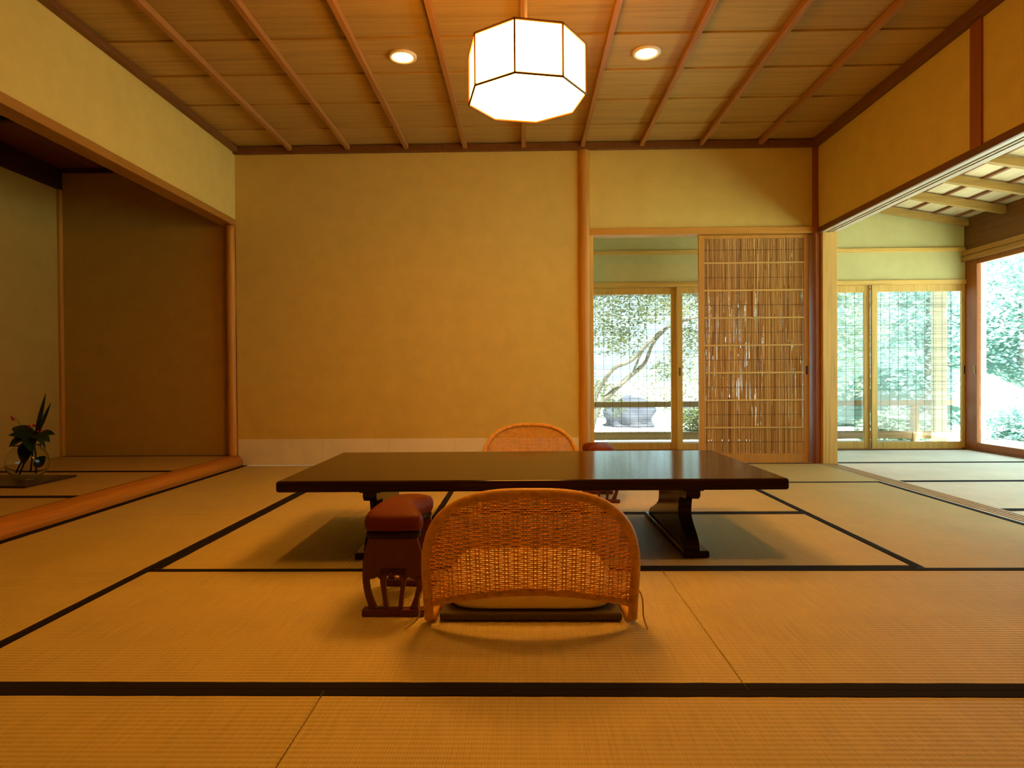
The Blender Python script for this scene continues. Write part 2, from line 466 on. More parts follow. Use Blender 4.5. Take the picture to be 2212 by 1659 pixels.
for k_, (y0, y1) in enumerate([(1.72, 2.64), (0.78, 1.70), (-0.16, 0.76), (YF, -0.18)]):  # added unseen screens that cut daylight through the near opening
    dr = MB().box(2.345, 2.375, y0, y1, 0.002, 1.81)
    struct(dr.build('door_%d' % (2+k_), M_plaster), 'plain sliding screen added to block daylight between room and veranda, outside the picture', 'sliding screen')
# lintel above the veranda opening with grooves on the underside
lt = MB(); x = XR+0.008
for w, zb in [(0.032, 1.806), (0.017, 1.842), (0.013, 1.806), (0.017, 1.842), (0.040, 1.806)]:
    lt.box(x, x+w, YF, 5.12, zb, 1.846); x += w
lint = box(XR-0.008, XR+0.008, YF, 5.12, 1.805, 1.846).build('trim_14', M_dark_y)
lt.build('grooved_rail', M_track, lint)
struct(lint, 'grooved lintel rail above the veranda opening', 'lintel')
# head rail over the reed door
dh = MB().box(0.53, 2.285, YB-0.014, YB+0.022, 1.815, 1.864).box(0.53, 2.285, YB+0.03, YB+0.05, 1.815, 1.864).box(0.53, 2.285, YB+0.06, YB+0.095, 1.815, 1.864).box(0.53, 2.285, YB+0.02, YB+0.07, 1.84, 1.864)
struct(dh.build('trim_15', M_post_x), 'wooden head rail above the doorway and reed door', 'lintel')
struct(box(0.556, 2.285, YB-0.003, YB+0.1, -0.05, 0.001).build('trim_16', M_pale_x), 'wooden threshold below the reed door', 'threshold')

# ------------------------------------------------------------------ ceiling
cb = MB(); y = YF
k = 0
edges = [YB+0.01-0.135+0.0]
ylines = [4.786, 4.357, 3.935, 3.528, 3.115, 2.70, 2.285, 1.87, 1.455, 1.04, 0.625, 0.21, -0.205, -0.62, YF-0.02]
ytop = YB+0.02
for yl in ylines:                              # lapped boards, grain along X
    cb.add([(XL-0.02, yl, ZC-0.006), (XR+0.02, yl, ZC-0.006), (XR+0.02, ytop-0.005, ZC+0.003), (XL-0.02, ytop-0.005, ZC+0.003),
            (XL-0.02, yl, ZC+0.006), (XR+0.02, yl, ZC+0.006), (XR+0.02, ytop-0.005, ZC+0.015), (XL-0.02, ytop-0.005, ZC+0.015)],
           [(0,3,2,1),(4,5,6,7),(0,1,5,4),(1,2,6,5),(2,3,7,6),(3,0,4,7)])
    ytop = yl
ceil = struct(cb.build('ceiling', M_board), 'ceiling of lapped cedar boards with thin battens', 'ceiling')
for i in range(-4, 5):
    xb = 0.009+0.4635*i
    box(xb-0.0165, xb+0.0165, YF, YB-0.01, ZC-0.043, ZC-0.004).build('batten', M_batten, ceil, bevel=0.003)
mo = MB().box(XL, XR, YB-0.042, YB, 2.487, 2.54).box(XL, XL+0.042, YF, YB-0.042, 2.500, 2.54).box(XR-0.042, XR, YF, YB-0.042, 2.476, 2.54)
struct(mo.build('trim_17', M_dark_y, bevel=0.003), 'brown moulding around the edge of the boarded ceiling', 'moulding')
struct(box(-4.4, 2.6, YF-0.5, 5.3, 2.76, 2.86).build('roof', M_dark_x), 'roof slab over the room', 'roof')

# ------------------------------------------------------------------ veranda: sloped rafter ceiling
def zr(x): return 2.2-0.17*(x-3.25)
vb = MB()
def sloped(mb, x0, x1, y0, y1, dz0, dz1):
    return mb.add([(x0,y0,zr(x0)+dz0),(x1,y0,zr(x1)+dz0),(x1,y1,zr(x1)+dz0),(x0,y1,zr(x0)+dz0),(x0,y0,zr(x0)+dz1),(x1,y0,zr(x1)+dz1),(x1,y1,zr(x1)+dz1),(x0,y1,zr(x0)+dz1)],
                  [(0,3,2,1),(4,5,6,7),(0,1,5,4),(1,2,6,5),(2,3,7,6),(3,0,4,7)])
cv = struct(sloped(vb, XR+0.1, 4.55, YF, 6.75, 0.078, 0.11).build('ceiling_veranda', M_vboard), 'sloping pale board ceiling of the veranda on exposed rafters', 'ceiling')
ry = [6.06-0.463*i for i in range(16)]
for yr in ry:
    sloped(MB(), XR+0.1, 4.095, yr-0.022, yr+0.022, 0.0, 0.062).build('rafter', M_rafter, cv)
    sloped(MB(), 4.195, 4.5, yr-0.022, yr+0.022, 0.0, 0.062).build('rafter', M_rafter, cv)
for xk in (2.58, 2.78, 2.98, 3.18, 3.39, 3.58, 3.785, 3.985, 4.3):
    sloped(MB(), xk-0.011, xk+0.011, YF, 6.7, 0.062, 0.080).build('purlin', M_komai, cv)
struct(box(0.4, XR+0.1, YB+0.09, 6.2, 2.34, 2.4).build('ceiling_corridor', M_vboard), 'low board ceiling of the passage behind the back wall', 'ceiling')
# eave beam above the veranda windows
struct(box(4.09, 4.20, YF, Y_HI+0.09, 1.822, 2.13).build('trim_18', M_dark_y, bevel=0.003), 'brown beam above the side windows of the veranda', 'beam')
kw = MB().box(4.065, 4.095, YF, Y_HI, 1.79, 1.832).box(4.075, 4.09, YF, Y_HI, 1.745, 1.79).box(4.105, 4.12, YF, Y_HI, 1.73, 1.822).box(4.06, 4.08, YF, Y_HI, 1.735, 1.775)
struct(kw.build('trim_19', wood('window_head_wood', (0.40, 0.19, 0.04), 'Y', 0.45)), 'window head rail of the veranda side', 'rail')
# far wall
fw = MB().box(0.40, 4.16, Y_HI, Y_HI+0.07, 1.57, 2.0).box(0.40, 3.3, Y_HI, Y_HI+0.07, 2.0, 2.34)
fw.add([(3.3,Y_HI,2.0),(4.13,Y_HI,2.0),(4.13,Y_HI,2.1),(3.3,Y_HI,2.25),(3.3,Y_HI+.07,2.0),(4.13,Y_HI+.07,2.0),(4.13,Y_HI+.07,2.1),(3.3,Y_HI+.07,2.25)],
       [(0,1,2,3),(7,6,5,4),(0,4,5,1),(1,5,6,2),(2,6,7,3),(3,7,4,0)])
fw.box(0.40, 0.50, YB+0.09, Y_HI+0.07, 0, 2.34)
struct(fw.build('wall_far', M_plaster_daylit), 'yellow plaster wall above the far glass doors', 'wall')
struct(box(0.50, 4.098, Y_HI-0.022, Y_HI, 1.832, 1.868).build('trim_20', M_pale_x, bevel=0.002), 'thin picture rail across the far veranda wall', 'rail')
struct(box(0.50, 4.098, Y_HI-0.018, Y_HI+0.09, 1.53, 1.572).build('trim_21', M_pale_x, bevel=0.002), 'head rail above the far glass doors', 'rail')
struct(box(4.098, 4.17, Y_HI-0.11, Y_HI+0.06, 0, 1.83).build('trim_22', M_redpost, bevel=0.003), 'brown corner post of the veranda between far and side windows', 'post')  # backlit shade on this post is put into its dark colour
struct(box(2.335, 2.375, Y_HI-0.02, Y_HI+0.09, 0, 1.53).build('trim_23', M_pale, bevel=0.002), 'post between the far glass doors', 'post')
struct(box(0.50, 4.098, Y_HI-0.03, Y_HI+0.10, -0.05, 0.004).build('trim_24', M_dark_x), 'sill below the far glass doors', 'sill')
def glass_door(name, label, x0, x1, y, pull_side, pullmat):
    fr = MB()
    zt, zb = 1.53, 0.004
    sw = 0.052
    fr.box(x0, x0+sw, y-0.015, y+0.015, zb, zt).box(x1-sw, x1, y-0.015, y+0.015, zb, zt)
    fr.box(x0+sw, x1-sw, y-0.014, y+0.014, 1.468, zt).box(x0+sw, x1-sw, y-0.014, y+0.014, zb, 0.068)
    o = struct(fr.build(name, M_pale, bevel=0.002), label, 'glass door')
    box(x0+sw-0.003, x1-sw+0.003, y-0.002, y+0.002, 0.065, 1.471).build('pane', M_glass, o)
    xp = x0+sw/2 if pull_side < 0 else x1-sw/2
    box(xp-0.010, xp+0.010, y-0.0185, y-0.013, 0.70, 0.775).build('pull', pullmat, o, bevel=0.002)
    return o
glass_door('window_1', 'sliding glass door leaf filling the left of the doorway view', 0.55, 1.44, Y_HI+0.055, -1, M_metal)
glass_door('window_2', 'sliding glass door leaf partly hidden behind the reed door', 1.435, 2.335, Y_HI+0.018, -1, M_metal)
glass_door('window_3', 'sliding glass door leaf just past the pale post of the opening', 2.375, 3.245, Y_HI+0.055, -1, M_metal)
glass_door('window_4', 'sliding glass door leaf next to the veranda corner post', 3.243, 4.125, Y_HI+0.018, 1, M_black)
def side_window(name, label, y0, y1, x):
    fr = MB(); zt, zb = 1.745, 0.01; sw = 0.05
    fr.box(x-0.015, x+0.015, y0, y0+sw, zb, zt).box(x-0.015, x+0.015, y1-sw, y1, zb, zt)
    fr.box(x-0.014, x+0.014, y0+sw, y1-sw, 1.69, zt).box(x-0.014, x+0.014, y0+sw, y1-sw, zb, 0.073)
    o = struct(fr.build(name, M_redpost, bevel=0.002), label, 'window')  # dark frame colour stands in for shade against the bright outside
    box(x-0.002, x+0.002, y0+sw-.003, y1-sw+.003, 0.07, 1.693).build('pane', M_glass, o)
    box(x-0.019, x-0.013, y1-sw/2-.009, y1-sw/2+.009, 0.70, 0.775).build('pull', M_metal, o, bevel=0.002)
    return o
for i, (y0, y1, dx) in enumerate([(4.2, 5.985, 0.0), (2.45, 4.25, 0.035), (0.7, 2.5, 0.0), (YF, 0.75, 0.035)]):
    side_window('window_%d' % (5+i), ['tall side window of the veranda beside the corner post', 'second side window of the veranda from the corner', 'third side window of the veranda from the corner', 'last side window of the veranda'][i], y0, y1, X_HI+dx)
struct(box(4.07, 4.16, YF, Y_HI, -0.05, 0.012).build('trim_25', M_dark_y), 'sill below the veranda side windows', 'sill')

# ------------------------------------------------------------------ reed sliding door
rd = thing('door_1', (1.832, YB+0.042, 0), 'sliding door of vertical reeds in a wooden frame with thin cross rails', 'door'); rd['kind'] = 'structure'
hw = 0.436
fm = MB().box(-hw, -hw+0.042, -0.014, 0.014, 0.003, 1.812).box(hw-0.042, hw, -0.014, 0.014, 0.003, 1.812)
fm.box(-hw+0.042, hw-0.042, -0.013, 0.013, 1.785, 1.812).box(-hw+0.042, hw-0.042, -0.013, 0.013, 0.003, 0.072)
fm.build('frame', M_post, rd, bevel=0.002)
for i in range(7):
    z = 1.592-0.2185*i
    box(-hw+0.04, hw-0.04, -0.012, -0.003, z-0.0065, z+0.0065).build('cross_rail', M_pale_x, rd)
box(-0.008, 0.002, -0.012, -0.003, 1.155, 1.374).build('short_stile', M_post, rd)
rp = MB(); rr = random.Random(3); x = -hw+0.043; layer = 0
while layer < 2:
    if x >= hw-0.046:
        layer += 1; x = -hw+0.045
        if layer > 1: break
    w = rr.uniform(0.0032, 0.0062); z = 0.07
    while z < 1.785:
        z2 = min(1.787, z+rr.uniform(0.18, 0.9))
        xo = rr.uniform(-.0008, .0008); tl = rr.uniform(-0.0035, 0.0035); yo = rr.uniform(0.0, 0.004)+layer*0.0055; q = w/2
        pts = []
        for (zz, xx) in ((z, x+xo-tl/2), (z2, x+xo+tl/2)):
            pts += [(xx-q, yo, zz), (xx, yo-q, zz), (xx+q, yo, zz), (xx, yo+q, zz)]
        rp.add(pts, [(0,1,5,4),(1,2,6,5),(2,3,7,6),(3,0,4,7),(0,3,2,1),(4,5,6,7)])
        z = z2 + (rr.uniform(0.01, 0.05) if rr.random() < 0.25 else 0.0)
    x += w + (rr.uniform(0.001, 0.0035) if rr.random() < 0.11 else 0.0)
rp.build('reed_panel', M_reed, rd)
tb = MB()
for i in range(8):
    z = 1.695-0.2185*i; tb.box(-hw+0.042, hw-0.042, -0.0042, -0.003, z-0.0012, z+0.0012)
tb.build('binding_thread', M_thread, rd)
box(hw-0.030, hw-0.014, -0.017, -0.012, 0.70, 0.77).build('pull', M_black, rd, bevel=0.002)

# ------------------------------------------------------------------ low table
tx, ty = 0.020, 2.825
tb_ = thing('low_table', (tx, ty, 0), 'long low black-brown lacquer table on carved trestle legs', 'table', rz=R(0.8))
box(-0.938, 0.938, -0.465, 0.465, 0.275, 0.317).build('tabletop', M_lacquer, tb_, bevel=0.010, seg=4)
lp_f = smoothpath([(0, -.352, .026), (0, -.345, .052), (0, -.312, .082), (0, -.270, .108), (0, -.238, .138), (0, -.236, .168), (0, -.246, .200)], 4)
lp_r = smoothpath([(0, .125, .200), (0, .118, .165), (0, .130, .130), (0, .180, .104), (0, .245, .080), (0, .315, .055), (0, .352, .026)], 4)
leg_poly = [(p.y, p.z) for p in lp_f] + [(-.258, .214), (-.345, .222), (-.362, .234), (-.366, .276), (.366, .276), (.362, .234), (.30, .222), (.17, .214)] + [(p.y, p.z) for p in lp_r]
for s in (-1, 1):
    mb = MB(); xa, xb = sorted((s*0.590, s*0.643)); n_ = len(leg_poly)
    mb.add([(xa, y, z) for y, z in leg_poly]+[(xb, y, z) for y, z in leg_poly],
           [tuple(range(n_)), tuple(range(2*n_-1, n_-1, -1))]+[(i, n_+i, n_+(i+1) % n_, (i+1) % n_) for i in range(n_)])
    mb.build('leg', M_lacquer, tb_, bevel=0.004)
    xa, xb = sorted((s*0.576, s*0.676))
    box(xa, xb, -0.366, 0.388, 0.0, 0.026).build('foot', M_lacquer, tb_, bevel=0.006, seg=3)
    xa, xb = sorted((s*0.572, s*0.655))
    box(xa, xb, -0.372, 0.372, 0.256, 0.2755).build('bearer', M_lacquer, tb_, bevel=0.004)

# ------------------------------------------------------------------ rattan floor chairs
def chair_y(x, z): return -0.010-0.155*(z/0.4)**1.15-0.045*(1-(x/0.285)**2)*min(1, z/0.08)
def rim_x(z, W_=0.287, n=2.75):
    if z <= 0.12: return W_
    return W_*max(0.0, 1-((z-0.12)/0.280)**n)**(1/n)
chair = thing('floor_chair', (0.014, 1.835, 0), 'legless rattan floor chair with its back to the viewer, nearest the camera', 'chair', 'rattan floor chairs at the low table')
half = []
for i in range(100):
    z = 0.012+(0.12-0.012)*i/100; half.append((rim_x(z), z))
for i in range(261):
    a = math.pi/2*i/260; half.append((0.287*max(0.0, math.cos(a))**(2/2.75), 0.12+0.280*math.sin(a)**(2/2.75)))
full = [(x, z) for x, z in half] + [(-x, z) for x, z in half[-2::-1]]
path = [(x, chair_y(x, z), z) for x, z in full]
# even spacing, then wrapped-cane ridges
def resample(P, step):
    P = [Vector(p) for p in P]; out = [P[0]]; acc = 0
    for a, b in zip(P, P[1:]):
        L = (b-a).length
        while L > 1e-9 and acc+L >= step:
            t = (step-acc)/L; a = a.lerp(b, t); out.append(a.copy()); L = (b-a).length; acc = 0
        acc += L
    out.append(P[-1]); return out
rp_ = resample(path, 0.0022)
MB().tube(rp_, [0.0135*(1.0 if i % 3 else 0.93) for i in range(len(rp_))], 10).build('rim', M_cane, chair, smooth=True)
def bar_z(x): return 0.058+0.053*(1-(x/0.285)**2)
bp = resample([(x, chair_y(x, bar_z(x)), bar_z(x)) for x in [-0.285+0.57*i/160 for i in range(161)]], 0.0022)
MB().tube(bp, [0.011*(1.0 if i % 3 else 0.92) for i in range(len(bp))], 8).build('bottom_bar', M_cane, chair, smooth=True)
wv = MB(); NS = 43
NP = 22; stakes = [(-0.5+(i+0.5)/NP)+q*0.0085 for i in range(NP) for q in (-1, 1)]          # x as share of the width
for i, u in enumerate(stakes):
    x = u*0.565
    zt = 0.12+0.280*max(0, 1-(abs(x)/0.287)**2.75)**(1/2.75) if abs(x) < 0.287 else 0.12
    zb_ = bar_z(x); n = 14
    wv.tube([(x, chair_y(x, zb_+(zt-zb_)*j/n), zb_+(zt-zb_)*j/n) for j in range(n+1)], 0.0017, 4, False)
row = 0; z = 0.066
while z < 0.392:
    xm = rim_x(z)-0.004
    if z < 0.111:
        x0 = 0.285*math.sqrt(max(0.0, 1-(z-0.058)/0.053)) if z > 0.058 else 0.285
    else: x0 = 0.0
    segs = [(-xm, xm)] if x0 <= 0.0 else [(-xm, -x0), (x0, xm)]
    for a, b in segs:
        if b-a < 0.02: continue
        n = max(6, int((b-a)/0.0055)); pts = []
        for j in range(n+1):
            x = a+(b-a)*j/n
            w = math.sin((x/0.565*NP)*math.pi + (row % 2)*math.pi)
            pts.append((x, chair_y(x, z)+0.0030*w, z+0.0004*math.sin(x*90+row)))
        wv.tube(pts, 0.0021, 4, False)
    row += 1; z += 0.0062
wv.build('woven_back', M_weave, chair)
seat = MB().box(-0.258, 0.258, -0.014, 0.47, 0.005, 0.026).build('seat_pad', M_pad, chair, bevel=0.006, seg=3)
for s in (-1, 1):
    MB().tube([(s*0.277, -0.012, 0.014), (s*0.277, 0.2, 0.012), (s*0.270, 0.46, 0.012)], 0.012, 10).build('runner', M_cane, chair, smooth=True)
chair_far = copy_tree(chair)
chair_far.location = (0.034, 3.765, 0); chair_far.rotation_euler = (0, 0, math.pi)
tag(chair_far, 'rattan floor chair beyond the table, its arched back against the plaster wall')

# cream cushion on the near chair
cu = thing('floor_cushion', (0.014, 2.055, 0.026), 'cream cushion lying on the seat of the nearest rattan chair', 'cushion')
rings = []
for i in range(13):
    t = -1+2*i/12; k = max(0.02, (1-abs(t)**2.4))**(1/2.4); zz = 0.036+0.036*t
    ring = []
    for j in range(48):
        a = 2*math.pi*j/48; c, s_ = math.cos(a), math.sin(a); e = 2/6.0
        px = 0.245*math.copysign(abs(c)**e, c); py = 0.225*math.copysign(abs(s_)**e, s_)
        kk = 0.86+0.14*k if 0 < i < 12 else 0.84
        ring.append((px*kk, py*kk, zz + (0.012*max(0, t)*(1-(px/0.245)**2)*(1-(py/0.225)**2))))
    rings.append(ring)
MB().rings(rings).build('cushion_body', M_cream, cu, smooth=True)
for s in (-1, 1):
    p = smoothpath([(s*0.225, -0.212, 0.03), (s*0.262, -0.225, 0.055), (s*0.298, -0.235, 0.068), (s*0.312, -0.245, 0.045), (s*0.312, -0.262, 0.0), (s*(0.318 if s > 0 else 0.345), -0.292, -0.023)], 8)
    MB().tube(p, 0.0022, 6).build('tie_cord', M_cord, cu, smooth=True)

# ------------------------------------------------------------------ armrests
bean = [(-.452,1.852),(-.38,1.845),(-.315,1.852),(-.299,1.875),(-.305,1.91),(-.328,1.97),(-.335,2.02),(-.325,2.07),(-.308,2.12),(-.310,2.165),(-.34,2.195),(-.39,2.2),(-.435,2.175),(-.458,2.11),(-.468,2.02),(-.470,1.93),(-.466,1.88)]
CXA, CYA = -0.385, 2.02
bl = [Vector((x-CXA, y-CYA, 0)) for x, y in bean]
bl2 = smoothpath([bl[-1]]+bl+[bl[0], bl[1]], 5)[5:-6]
def inset(P, d):
    n = len(P); out = []
    for i in range(n):
        t = (P[(i+1) % n]-P[i-1]).normalized(); nrm = Vector((t.y, -t.x, 0)); out.append(P[i]-nrm*d)
    return out
arm = thing('armrest', (CXA, CYA, 0), 'kidney shaped armrest with orange-red cushion left of the nearest rattan chair', 'armrest', 'armrests beside the floor chairs')
rings = []
for d, z in [(0.012, 0.249), (0.003, 0.252), (-0.001, 0.262), (-0.002, 0.275), (0.001, 0.287), (0.007, 0.296), (0.018, 0.303), (0.032, 0.308), (0.048, 0.311), (0.066, 0.3125)]:
    k_ = 1-max(0.0, d-0.007)/0.075
    rings.append([(p.x*k_, p.y*k_, z) for p in inset(bl2, min(d, 0.007))])
MB().rings(rings).build('cushion', M_red, arm, smooth=True)
rings = [[(p.x, p.y, z) for p in inset(bl2, d)] for d, z in [(0.010, 0.228), (0.006, 0.232), (0.003, 0.240), (0.006, 0.249), (0.012, 0.2505)]]
MB().rings(rings).build('moulding', M_lacquer, arm, smooth=True)
def armpanel(y0, y1):
    mb = MB()
    Lp = [(-.070,.230),(-.074,.215),(-.081,.190),(-.086,.165),(-.088,.140),(-.0885,.118),(-.088,.100),(-.085,.078),(-.080,.055),(-.072,.030),(-.070,.022)]
    mb.strip(Lp[:6], [(-x, z) for x, z in Lp[:6]], y0, y1)
    # between body and slats: the arched lower edge
    top = 0.118
    mb.prism([(-.0885, top), (-.0705, .100), (-.066, .108), (-.055, .109), (-.046, .114), (-.034, .104), (-.026, top)], y0, y1)
    mb.prism([(.0885, top), (.0705, .100), (.066, .108), (.055, .109), (.046, .114), (.034, .104), (.026, top)], y0, y1)
    for s in (-1, 1):
        mb.strip([(s*.0885, top), (s*.088, .100), (s*.085, .078), (s*.080, .055), (s*.072, .030), (s*.070, .020)],
                 [(s*.0705, top), (s*.0705, .098), (s*.068, .078), (s*.062, .055), (s*.052, .030), (s*.047, .020)], y0, y1)
        mb.strip([(s*.038, top), (s*.037, .098), (s*.034, .078), (s*.030, .050), (s*.0265, .020)],
                 [(s*.018, top), (s*.022, .098), (s*.0215, .078), (s*.018, .050), (s*.014, .020)], y0, y1)
        mb.prism([(s*.038, top+.002), (s*.018, top+.002), (s*.012, .121), (s*.006, .126), (0, .124), (0, .14), (s*.038, .14)], y0, y1)
    return mb
def armfoot(y0, y1): return MB().box(-.091, .091, y0, y1, 0.0, 0.021)
armpanel(-0.150, -0.134).build('side_panel', M_rosewood, arm)
armfoot(-0.158, -0.126).build('foot_rail', M_rosewood, arm, bevel=0.004)
armpanel(0.126, 0.142).build('side_panel', M_rosewood, arm)
armfoot(0.118, 0.150).build('foot_rail', M_rosewood, arm, bevel=0.004)
arm_far = copy_tree(arm); arm_far.location = (0.43, 3.695, 0); arm_far.rotation_euler = (0, 0, math.pi)
tag(arm_far, 'dark red armrest mostly hidden behind the table beside the far rattan chair')

# ------------------------------------------------------------------ pendant lantern and downlights
ln = thing('pendant_lantern', (0.018, 2.72, 1.852), 'octagonal white paper lantern hanging over the table', 'pendant light')
HL, RL = 0.205, 0.248
an = [R(-100.5+45*k) for k in range(8)]
def ring8(r, z): return [(r*math.cos(a), r*math.sin(a), z) for a in an]
sh = MB()
b0, t0 = ring8(RL-0.004, 0.003), ring8(RL-0.004, HL-0.003)
for k in range(8):
    MB().add([b0[k], b0[(k+1) % 8], t0[(k+1) % 8], t0[k]], [(0, 1, 2, 3)]).build('paper_panel', M_shade, ln)
MB().add(b0, [tuple(range(8))]).build('bottom_panel', M_shade_b, ln)
MB().add(t0, [tuple(range(8))]).build('top_panel', M_shade_t, ln)
fr = MB()
B8, T8 = ring8(RL, 0), ring8(RL, HL)
for k in range(8):
    fr.tube([B8[k], T8[k]], 0.0044, 6); fr.tube([B8[k], B8[(k+1) % 8]], 0.0046, 6); fr.tube([T8[k], T8[(k+1) % 8]], 0.0050, 6)
fr.build('frame', M_frame, ln)
MB().tube([(0, 0, HL), (0, 0, ZC-1.852-0.03)], 0.006, 10).build('rod', M_rod, ln)
MB().lathe([(0.045, ZC-1.852-0.045), (0.05, ZC-1.852-0.03), (0.05, ZC-1.852-0.005)], 24).build('ceiling_rose', M_frame, ln)
for i, (dx, dy, lab) in enumerate([(-0.684, 3.725, 'round recessed ceiling light left of the paper lantern'), (0.711, 3.725, 'round recessed ceiling light right of the paper lantern'),
        (-0.684, 1.715, 'recessed ceiling light above the near side of the table, over the armrest side'), (0.711, 1.715, 'recessed ceiling light above the near side of the table, over the veranda side')]):
    dl = thing('ceiling_light', (dx, dy, ZC), lab, 'ceiling light', 'recessed ceiling lights')
    MB().lathe([(0.058, 0.002), (0.060, -0.014), (0.074, -0.017), (0.080, -0.012), (0.080, 0.002)], 40).build('trim_ring', M_white, dl, smooth=True)
    MB().lathe([(0.0005, -0.0125), (0.059, -0.012), (0.059, -0.009), (0.0005, -0.0085)], 32).build('lamp_face', M_bulb, dl)
    ld = bpy.data.lights.new('downlight', 'SPOT'); ld.energy = SPOT_POWER if dy > 2 else 0.85*SPOT_POWER; ld.color = LAMP; ld.spot_size = R(150); ld.spot_blend = 1.0; ld.shadow_soft_size = 0.05
    lo = bpy.data.objects.new('downlight', ld); COL.objects.link(lo); lo.parent = dl; lo.location = (0, 0, -0.025)

# ------------------------------------------------------------------ alcove: tray, vase, flowers
struct_tray = MB().box(-3.52, -2.845, 3.635, 4.06, 0.082, 0.094).build('flower_board', M_tray, None, bevel=0.003)
tag(struct_tray, 'dark flat board on the alcove mats under the glass vase', 'board')
VX, VY, VZ = -3.015, 3.87, 0.0945
gm = bpy.data.materials.new('clear_glass'); gm.use_nodes = True
gb = gm.node_tree.nodes['Principled BSDF']; gb.inputs['Transmission Weight'].default_value = 1.0; gb.inputs['Roughness'].default_value = 0.0; gb.inputs['IOR'].default_value = 1.30
gb.inputs['Base Color'].default_value = (0.93, 0.97, 0.95, 1)
pr = []
for i in range(25):
    a = R(-68+(68+52)*i/24); pr.append((0.112*math.cos(a), 0.105+0.110*math.sin(a)))
po = [(0.0005, 0.0), (0.040, 0.0)] + pr + [(0.070, 0.205), (0.076, 0.212)]
pi_ = [(max(0.0005, r_-0.004), z+0.001) for r_, z in po[:1:-1]] + [(0.0005, 0.010)]
vas = MB().lathe(po+pi_, 48).build('glass_vase', gm, None, smooth=True)
vas.location = (VX, VY, VZ); tag(vas, 'round clear glass bowl vase on the dark board in the alcove', 'vase')
fl = thing('flower_arrangement', (VX, VY, VZ+0.012), 'dark green leaves with red berries standing in the glass bowl vase', 'flowers')
M_leaf = leafmat('dark_leaf', (0.010, 0.035, 0.012), (0.022, 0.065, 0.022), 0.45)
M_stem = mat('dark_stem', (0.05, 0.03, 0.015), 0.7)[0]
M_berry = mat('red_berry', (0.45, 0.03, 0.02), 0.4)[0]
def fpt(u, v, dy=0.0):                 # photo point at the vase's distance, in the arrangement's own axes
    d = M3 @ Vector(((u-1106)/1400, -(v-829.5)/1400, -1)); t = (VY+dy)/d.y
    return Vector((d.x*t-VX, dy, 0.69+d.z*t-VZ-0.012))
K = fpt(70, 945)
for u, v, dy, w, bu, bv in [(99, 849, .02, .017, 76, 940), (110, 870, -.03, .014, 80, 938)]:
    MB().leaf(fpt(bu, bv), fpt(u, v, dy), w, 8, Vector((0.15, 1, 0)), 0.0, 0.1).build('blade_leaf', M_leaf, fl, solid=0.0012)
for u, v, dy, w, bu, bv in [(18, 940, -.05, .046, 66, 948), (20, 966, -.08, .044, 64, 945), (29, 923, .06, .048, 66, 945), (119, 939, -.04, .046, 72, 948), (108, 955, -.12, .044, 70, 946),
                            (52, 1004, -.07, .05, 68, 948), (98, 972, .06, .04, 74, 946), (66, 975, -.12, .045, 68, 940), (84, 930, .10, .04, 68, 948), (50, 930, .12, .04, 68, 948)]:
    MB().leaf(fpt(bu, bv), fpt(u, v, dy), w, 8, Vector((0.1, -0.5, 1)), 0.10, 0.25).build('leaf', M_leaf, fl, solid=0.0012)
MB().leaf(fpt(74, 1008, -.02), fpt(98, 985, -.04), .032, 8, Vector((0, 1, 0.2)), 0.0, 0.1).build('leaf', M_leaf, fl, solid=0.0012)
for a, b in [((72, 945, 0), (78, 1022, .03)), ((66, 950, 0), (34, 1022, -.02)), ((68, 950, -.02), (42, 1024, .02)), ((70, 948, .02), (66, 1018, -.05))]:
    MB().tube(smoothpath([fpt(*a), fpt((a[0]+b[0])/2+2, (a[1]+b[1])/2, (a[2]+b[2])/2), fpt(*b)], 5), 0.005, 8).build('stem', M_stem, fl, smooth=True)
for pts in ([(62, 940, 0), (48, 922, .01), (36, 907, .02), (27, 901, .02)], [(64, 940, 0), (62, 930, .03), (65, 920, .03)], [(74, 940, 0), (82, 932, -.02), (93, 928, -.03)], [(66, 938, 0), (70, 925, .0), (74, 916, .0)]):
    P = smoothpath([fpt(*p) for p in pts], 5)
    sp = MB().tube(P, 0.0012, 5).build('berry_sprig', M_stem, fl)
    for q in range(4):
        c = P[-1-q*2 if q < 2 else -1-q] + Vector((random.uniform(-.010, .010), random.uniform(-.006, .006), random.uniform(-.010, .010)))
        MB().lathe([(0.0005, -0.006), (0.0045, -0.004), (0.006, 0), (0.0045, 0.004), (0.0005, 0.006)], 10).build('berry', M_berry, sp, smooth=True).location = c

# ------------------------------------------------------------------ outside: blinds, deck, railing, garden
M_sudare = wood('blind_reed', (0.24, 0.22, 0.15), 'X', 0.7)
def blind(name, label, x0, x1, y, z0, z1, seed):
    root = thing(name, ((x0+x1)/2, y, z0), label, 'blind', 'reed blinds hung outside the glass doors')
    rr = random.Random(seed); sl = MB(); w = (x1-x0)/2; z = 0.0
    while z < z1-z0:
        h = rr.uniform(0.0016, 0.0032)
        sl.box(-w, w, -h/2, h/2, z, z+h); z += rr.choice([0.0042, 0.005, 0.0065, 0.009])
    sl.build('slats', M_sudare, root)
    st = MB(); x = -w+0.04
    while x < w: st.box(x-0.0014, x+0.0014, -0.004, -0.0025, 0, z1-z0); x += 0.082
    st.build('strings', M_thread, root)
    MB().box(-w, w, -0.008, 0.008, z1-z0, z1-z0+0.02).build('head_batten', M_pale_x, root)
    return root
blind('reed_blind', 'see-through reed blind hanging outside the glass in the doorway view', 0.56, 2.33, 6.215, 0.15, 1.50, 1)
blind('reed_blind', 'see-through reed blind hanging outside the far glass beside the corner post', 2.36, 4.055, 6.215, 0.15, 1.50, 2)
M_deck2 = wood('shaded_deck', (0.20, 0.13, 0.08), 'X', 0.7)
